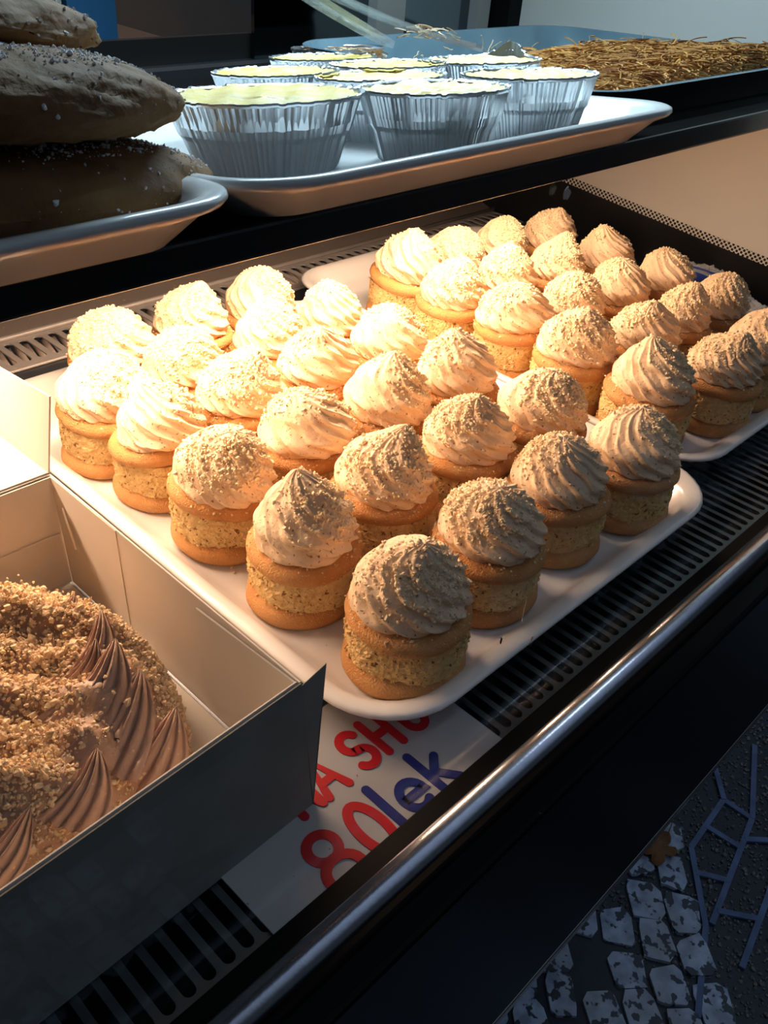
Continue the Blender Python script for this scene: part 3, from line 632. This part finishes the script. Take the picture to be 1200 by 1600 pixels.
# foil pudding cups
def foil_cup(r, h, seed, fill='pudding', bent=False):
    root = empty('pudding_cup', (0, 0, -9)); n = 288; rg = np.random.default_rng(seed); ph = rg.uniform(0, 6, 4); jit = np.repeat(rg.normal(0, 1, n // 3), 3)
    rb = r * .70
    prof = [(.002, .0006), (rb * .6, .0004), (rb * .97, .0), (rb, .0018)] + [(rb + (r * .925 - rb) * t, .0018 + (h - .0035) * t) for t in np.linspace(.04, .46, 6)] + \
           [(rb + (r * .925 - rb) * .50 + .0004, .0018 + (h - .0035) * .50)] + [(rb + (r * .925 - rb) * t + .0010, .0018 + (h - .0035) * t) for t in np.linspace(.54, 1, 7)] + \
           [(r * .965, h - .0016), (r * .995, h - .0014), (r, h - .0005), (r * .995, h + .0004), (r * .955, h + .0001), (r * .93, h - .0006), (r * .915, h - .004), (r * .88, h - .012)]
    def mod(k, t, rr, z):
        j = int(round(t / (2 * PI) * n)) % n
        if 3 <= k <= 17: rr += .00055 * (1 if j % 3 == 0 else -.35) * (1 + .5 * jit[j]) + .0003 * jit[j]
        elif k > 17: rr += .00012 * jit[j]; z += .00022 * jit[j]
        if bent and k >= 10:
            g_ = math.exp(-((math.atan2(math.sin(t - bent), math.cos(t - bent))) / .30) ** 2) * (k - 9) / 12
            z += .008 * g_; rr += .003 * g_
        return rr * (1 + .006 * math.sin(2 * t + ph[0]) + .004 * math.sin(3 * t + ph[1])), z
    V, F = lathe(prof, n, mod); F.append(tuple(range(n))[::-1]); obj('foil_wall', V, F, FOIL, root, False)
    if fill:
        hz_ = h - .0022; V = []; nr_, nt_ = 22, 72
        for i in range(nr_):
            rr = r * .93 * (i + .02) / (nr_ - 1)
            for j in range(nt_):
                a = 2 * PI * j / nt_; x, y = rr * math.cos(a), rr * math.sin(a)
                V.append((x, y, hz_ + .0009 * math.sin(x * 260 + ph[2]) * math.cos(y * 230 + ph[3]) + .0005 * math.sin(x * 700 + y * 500) + .0026 * (rr / r) ** 6))
        F = grid_faces(nr_, nt_); F.append(tuple(range(nt_))); obj('pudding', V, F, PUD, root)
    return root
TG = 'foil pudding cups on the upper shelf'
cup0 = foil_cup(.0500, .0345, 1); tag(cup0, 'widest foil cup of yellow pudding, nearest the stacked loaves', 'pudding cup', TG); on_shelf(cup0, .303, .000, .0062)
cup1 = foil_cup(.0392, .0345, 2)
cup_spots = [(.3765, -.046, 1, 'foil cup of pudding standing in the middle of the front three'), (.4585, -.040, 2, 'rightmost foil cup of pudding in the front, before the kadaif dish'),
             (.389, .093, 3, 'foil cup with bright pudding behind the widest one'), (.488, .158, 4, 'foil cup brimming with smooth yellow pudding in front of the shredded one'),
             (.471, .076, 5, 'shallow looking foil cup with a brown crumb, middle of the cluster')]
for i, (u, v, s, lab) in enumerate(cup_spots):
    c = cup1 if i == 0 else copy_tree(cup1); on_shelf(c, u + (.008 if i == 1 else 0), v, .0062, s * 1.1); tag(c, lab, 'pudding cup', TG)
c = foil_cup(.0392, .0335, 8, fill='low'); on_shelf(c, .4160, .030, .0062, .4); tag(c, 'foil cup with a tall pleated silver rim behind the front middle cup', 'pudding cup', TG)
c = foil_cup(.0405, .0345, 9, bent=.15); on_shelf(c, .532, .048, .0062, 0); tag(c, 'foil cup whose torn rim curls up toward the kadaif dish', 'pudding cup', TG)
c = foil_cup(.0392, .037, 10, fill=None); on_shelf(c, .572, .232, .0030, 0); c.name = 'kadaif_cup'; tag(c, 'hindmost foil cup, filled with shredded brown pastry', 'pastry cup')
def kadaif(n, cx, cy, rx, ry, z0, zr, seed, L_=.03, rr=.00045):
    rg = np.random.default_rng(seed); k = 9
    a = rg.uniform(0, 2 * PI, n); q = np.sqrt(rg.random(n)); 
    st = np.stack([cx + rx * q * np.cos(a), cy + ry * q * np.sin(a), z0 + zr * rg.random(n)], 1) if rx == ry else np.stack([cx + rg.uniform(-rx, rx, n), cy + rg.uniform(-ry, ry, n), z0 + zr * rg.random(n) ** .6], 1)
    th = rg.uniform(0, 2 * PI, n); cur = rg.normal(0, 130, n); sl = rg.normal(0, .16, n); P = np.zeros((n, k, 3)); P[:, 0] = st; step = L_ / k * rg.uniform(.6, 1.3, n)
    for i in range(1, k):
        th = th + cur * step; P[:, i, 0] = P[:, i - 1, 0] + step * np.cos(th); P[:, i, 1] = P[:, i - 1, 1] + step * np.sin(th); P[:, i, 2] = P[:, i - 1, 2] + step * sl; sl = sl - .06
    P[:, :, 2] = np.maximum(P[:, :, 2], z0)
    return P, rr
KAD = mat('toasted_kadaif', (.46, .20, .05), .6, vary=[(16, (.20, .06, .015), 1.0), (60, (.68, .38, .11), .6)], spec=.2)
KADL = mat('pale_kadaif', (.55, .36, .20), .6, vary=(40, (.70, .55, .35), .8))
P, rr = kadaif(420, 0, 0, .033, .033, .028, .008, 4, .022, .0004); P[:, :, 0] = P[:, :, 0].clip(-.037, .037); V, F = strands(P, rr); o = obj('shredded_pastry', V, F, KADL, c, False); tag(o, kind='stuff')
V, F = lathe([(.001, .029), (.034, .028)], 40); F.append(tuple(range(40))[::-1]); obj('pastry_core', V, F, KADL, c)
# baking dish: black outside, blue-grey enamel inside
dk = empty('baking_dish', (0, 0, 0)); tag(dk, 'large deep black baking dish full of shredded pastry, right of the pudding cups', 'baking dish')
def dish_surf(prof, name, m):
    V = []; nn = 10
    for ins, kz in prof:
        for x, y in rrect(.535 + ins, .915 - ins, -.045 + ins, .262 - ins, .045 - ins * .4, nn):
            top = .0235 + (.0445 - .0235) * (y + .045) / .307
            V.append((x, y, kz if kz < 0.0029 else .0028 + (top - .0028) * (kz - .0028) / .04))
    m_ = 4 * (nn + 1); F = grid_faces(len(prof), m_); F.append(tuple(range((len(prof) - 1) * m_, len(prof) * m_)))
    o = obj(name, [tuple(sh(*p)) for p in V], F, m, dk); return o
dish_surf([(0, .0428), (.0008, .0415), (.004, .0405), (.010, .006), (.014, .001), (.03, .0004)], 'outer_shell', mat('black_enamel', (.008, .008, .009), .25))
dish_surf([(0, .0428), (.0015, .0436), (.0055, .0428), (.0125, .008), (.018, .0040), (.04, .0036)], 'inner_lining', mat('blue_grey_enamel', (.22, .34, .40), .25, metal=.55, vary=(30, (.14, .24, .30), .6)))
# the kadaif pastry lies in the dish: its own thing
core = []; nu, nv = 50, 36
for j in range(nv):
    for i in range(nu):
        u = .553 + .340 * i / (nu - 1); v = -.030 + .245 * j / (nv - 1)
        fall = min(1, (1 - j / (nv - 1)) * 3.2) * min(1, (.25 + (u - .553) * 4.0)) * min(1, .45 + j / 4)
        core.append(tuple(sh(u, v, .0045 + .0200 * fall + .0022 * math.sin(u * 90) * math.cos(v * 110) * fall)))
kp = tag(obj('kadaif_pastry', core, grid_faces(nv, nu, False), KAD), 'toasted brown shredded kadaif pastry filling the black baking dish', 'pastry')
P, rr = kadaif(6500, .722, .085, .160, .110, 0, .009, 6, .030, .00058)
uu = P[:, :1, 0]; vv = P[:, :1, 1]; fall = np.minimum(1, (1 - (vv + .03) / .245) * 3.2) * np.minimum(1, .25 + (uu - .553) * 4.0) * np.minimum(1, .45 + (vv + .03) / .028)
P[:, :, 0] = P[:, :, 0].clip(.551, .896); P[:, :, 1] = P[:, :, 1].clip(-.031, .240); P[:, :, 2] += .0045 + .0215 * np.clip(fall, 0, 1)
c_, s_ = math.cos(TILT), math.sin(TILT); Q = np.stack([P[..., 0], SO.y + P[..., 1] * c_ - P[..., 2] * s_, SO.z + P[..., 1] * s_ + P[..., 2] * c_], -1)
V, F = strands(Q, rr); o = obj('pastry_strand', V, F, KAD, kp, False); tag(o, kind='stuff')
# dried strands stuck on the far inner walls of the dish
rg = np.random.default_rng(12); PP = []
for k in range(46):
    right_ = rg.random() < .55
    u = .8985 if right_ else rg.uniform(.60, .87); v = rg.uniform(-.02, .22) if right_ else .2455; w = rg.uniform(.020, .036); pts = []
    dx, dz = rg.normal(0, .0012), rg.normal(-.0008, .0010)
    for i in range(9):
        pts.append(tuple(sh(u, v, w))); dx += rg.normal(0, .0006); dz += rg.normal(0, .0005); w = min(max(w + dz, .008), .040)
        if right_: v += dx
        else: u += dx
    PP.append(pts)
V, F = strands(np.array(PP), .0005); o = obj('stuck_strand', V, F, KADL, dk, False); tag(o, kind='stuff')
# clear plastic tongs lying across the cups with pastry bits on the tips
CLR = bpy.data.materials.new('clear_acrylic'); CLR.use_nodes = True; b = CLR.node_tree.nodes['Principled BSDF']
b.inputs['Base Color'].default_value = (.62, .72, .78, 1); b.inputs['Roughness'].default_value = .08; b.inputs['Alpha'].default_value = .34; b.inputs['Coat Weight'].default_value = 1
tg = empty('serving_tongs', (0, 0, 0)); tag(tg, 'clear plastic serving tongs leaning over the pudding cups into the kadaif dish', 'tongs')
def arm(pts, wv, th, name, m=CLR, par=tg):
    """channel-shaped bar through 3-D points; wv = half width list"""
    V = []; n = len(pts)
    for i, p in enumerate(pts):
        p = Vector(p); d = (Vector(pts[min(i + 1, n - 1)]) - Vector(pts[max(i - 1, 0)])).normalized(); upv = Vector((0, 0, 1)); s = d.cross(upv).normalized(); u2 = s.cross(d)
        w = wv[i]
        for a, b_ in ((-w, th * 2.2), (-w, 0), (w, 0), (w, th * 2.2), (w - th, th * 2.2), (w - th, th), (-w + th, th), (-w + th, th * 2.2)): V.append(tuple(p + s * a + u2 * b_))
    F = grid_faces(n, 8); F.append((0, 1, 6, 7)); F.append((2, 3, 4, 5)); F.append((1, 2, 5, 6)); k = (n - 1) * 8
    F += [(k, k + 1, k + 6, k + 7), (k + 2, k + 3, k + 4, k + 5), (k + 1, k + 2, k + 5, k + 6)]
    return obj(name, V, F, m, par, False)
arm([(.435, .500, .312), (.458, .500, .302), (.480, .500, .293), (.505, .500, .283), (.528, .500, .2745)], [.009, .010, .010, .009, .005], .0022, 'arm')
arm([(.440, .535, .322), (.490, .530, .304), (.540, .520, .288), (.590, .510, .275), (.636, .503, .266)], [.008, .009, .010, .010, .006], .0022, 'arm')
P, rr = kadaif(40, .590, .515, .020, .020, .276, .008, 8, .014, .0005); V, F = strands(P, rr); o = obj('stuck_strand', V, F, KADL, tg, False); tag(o, kind='stuff')
# ------------------------------------------------------------------ dark brown loaves dusted with sugar
LOAF = mat('dark_loaf', (.26, .13, .045), .75, vary=[(45, (.40, .21, .08), .9), (12, (.15, .07, .025), .7)], bump=(75, 1.0), spec=.25)
nt = LOAF.node_tree; N = nt.nodes; L = nt.links; b = N['Principled BSDF']
tcn = N.new('ShaderNodeTexCoord'); vor = N.new('ShaderNodeTexVoronoi'); vor.feature = 'DISTANCE_TO_EDGE'; vor.inputs['Scale'].default_value = 42; L.new(tcn.outputs['Object'], vor.inputs['Vector'])
SUG = mat('icing_sugar', (.86, .86, .88), .9)
def loaf(x, y, z, ax, ay, az, rot, seed, label, sugar_dir, slump=0, nsug=3200):
    rg = np.random.default_rng(seed); root = empty('sugared_loaf', (x, y, z), rot); tag(root, label, 'loaf', 'dark sugared loaves on the upper shelf')
    nl, nt_ = 60, 110; V = []; f = rg.normal(0, 1, (nl, nt_)); f = (f + np.roll(f, 1, 1) + np.roll(f, 1, 0) + np.roll(f, -1, 1)) / 4
    ph = rg.uniform(0, 6, 6); pts = []
    def surf(la, th):
        cl = math.cos(la); c3 = abs(cl) ** .55 * (1 if cl >= 0 else -1)
        d = 1 + .03 * math.sin(3 * th + ph[0]) + .02 * math.sin(5 * th + 4 * la + ph[1]) + .012 * math.sin(11 * th - 7 * la + ph[2])
        z_ = az * math.sin(la) * (1.0 if la > 0 else .72)
        x_ = ax * c3 * math.cos(th) * d; y_ = ay * c3 * math.sin(th) * d
        crack = .0011 * max(0, math.sin(17 * th + 9 * la + 2 * math.sin(5 * la + ph[3]))) ** 6
        return x_ * (1 - crack * 8), y_ * (1 - crack * 8), z_ - slump * (x_ / ax) ** 2 - crack
    for i in range(nl):
        la = -PI / 2 + PI * (i + .05) / (nl - .9)
        for j in range(nt_):
            p = surf(la, 2 * PI * j / nt_); q = 1 + f[i, j] * .006; V.append((p[0] * q, p[1] * q, p[2] * q))
    F = grid_faces(nl, nt_); F.append(tuple(range(nt_))[::-1]); F.append(tuple(range((nl - 1) * nt_, nl * nt_)))
    obj('crust', V, F, LOAF, root)
    # sugar: dust patches mostly on the top, towards sugar_dir
    P = []
    while len(P) < nsug:
        la = rg.uniform(-.2, 1.5); th = rg.uniform(0, 2 * PI); k = .10 + .9 * max(0, math.cos(th - sugar_dir)) * (math.sin(la) > .25)
        k *= .5 + .5 * math.sin(6 * th + ph[4]) * math.sin(5 * la + ph[5])
        k = max(k, .8 * (la > .85))
        if rg.random() < k: P.append(surf(la, th))
    V, F = crumbs(np.array(P) * 1.004, rg.gamma(2, .00018, len(P)).clip(.00015, .0011), rg); o = obj('sugar_dusting', V, F, SUG, root, False); tag(o, kind='stuff')
    return root
loaf(.146, .338, .2715, .092, .058, .0185, (-.12, .08, .03), 1, 'bottom dark loaf of the stack, lying directly on its white tray', .5, .003)
loaf(.138, .332, .3040, .085, .055, .0175, (-.12, .08, 0), 2, 'dark loaf with white sugar specks on its side, resting on the bottom loaf', .9, .003)
loaf(.116, .366, .3250, .095, .048, .0150, (-.12, .08, 0), 3, 'thin dark loaf peeking out behind the sugar-specked one', .8, .003)
loaf(.045, .345, .3520, .055, .045, .0150, (0, .1, 0), 4, 'topmost dark loaf, only its rounded end in the corner', .8, .003)
# ------------------------------------------------------------------ bits stuck on the front glass
rg = np.random.default_rng(5)
def smear(name, x, z, w, h, m, lab=None):
    P = [(x + w * math.cos(k * PI / 6) * (1 + rg.normal() * .25), .1460, z + h * math.sin(k * PI / 6) * (1 + rg.normal() * .25)) for k in range(12)]
    mb = MB(); mb.slab(P, .0003); return cpart(mb, name, m)
CR2 = mat('dried_cream', (.70, .55, .42), .8); DK2 = mat('dried_syrup', (.03, .02, .015), .6)
for (x, z, w, h, m) in ((.251, .1130, .0007, .0018, DK2), (.2505, .1155, .0008, .0006, SUG), (.278, .094, .0012, .0011, DK2), (.2775, .098, .0011, .0015, CR2), (.2650, .122, .0003, .0060, CR2), (.235, .305, .0014, .0019, CR2)):
    smear('dried_spot', x, z, w, h, m)
for ob in list(bpy.data.objects):
    if ob.parent is case: pass
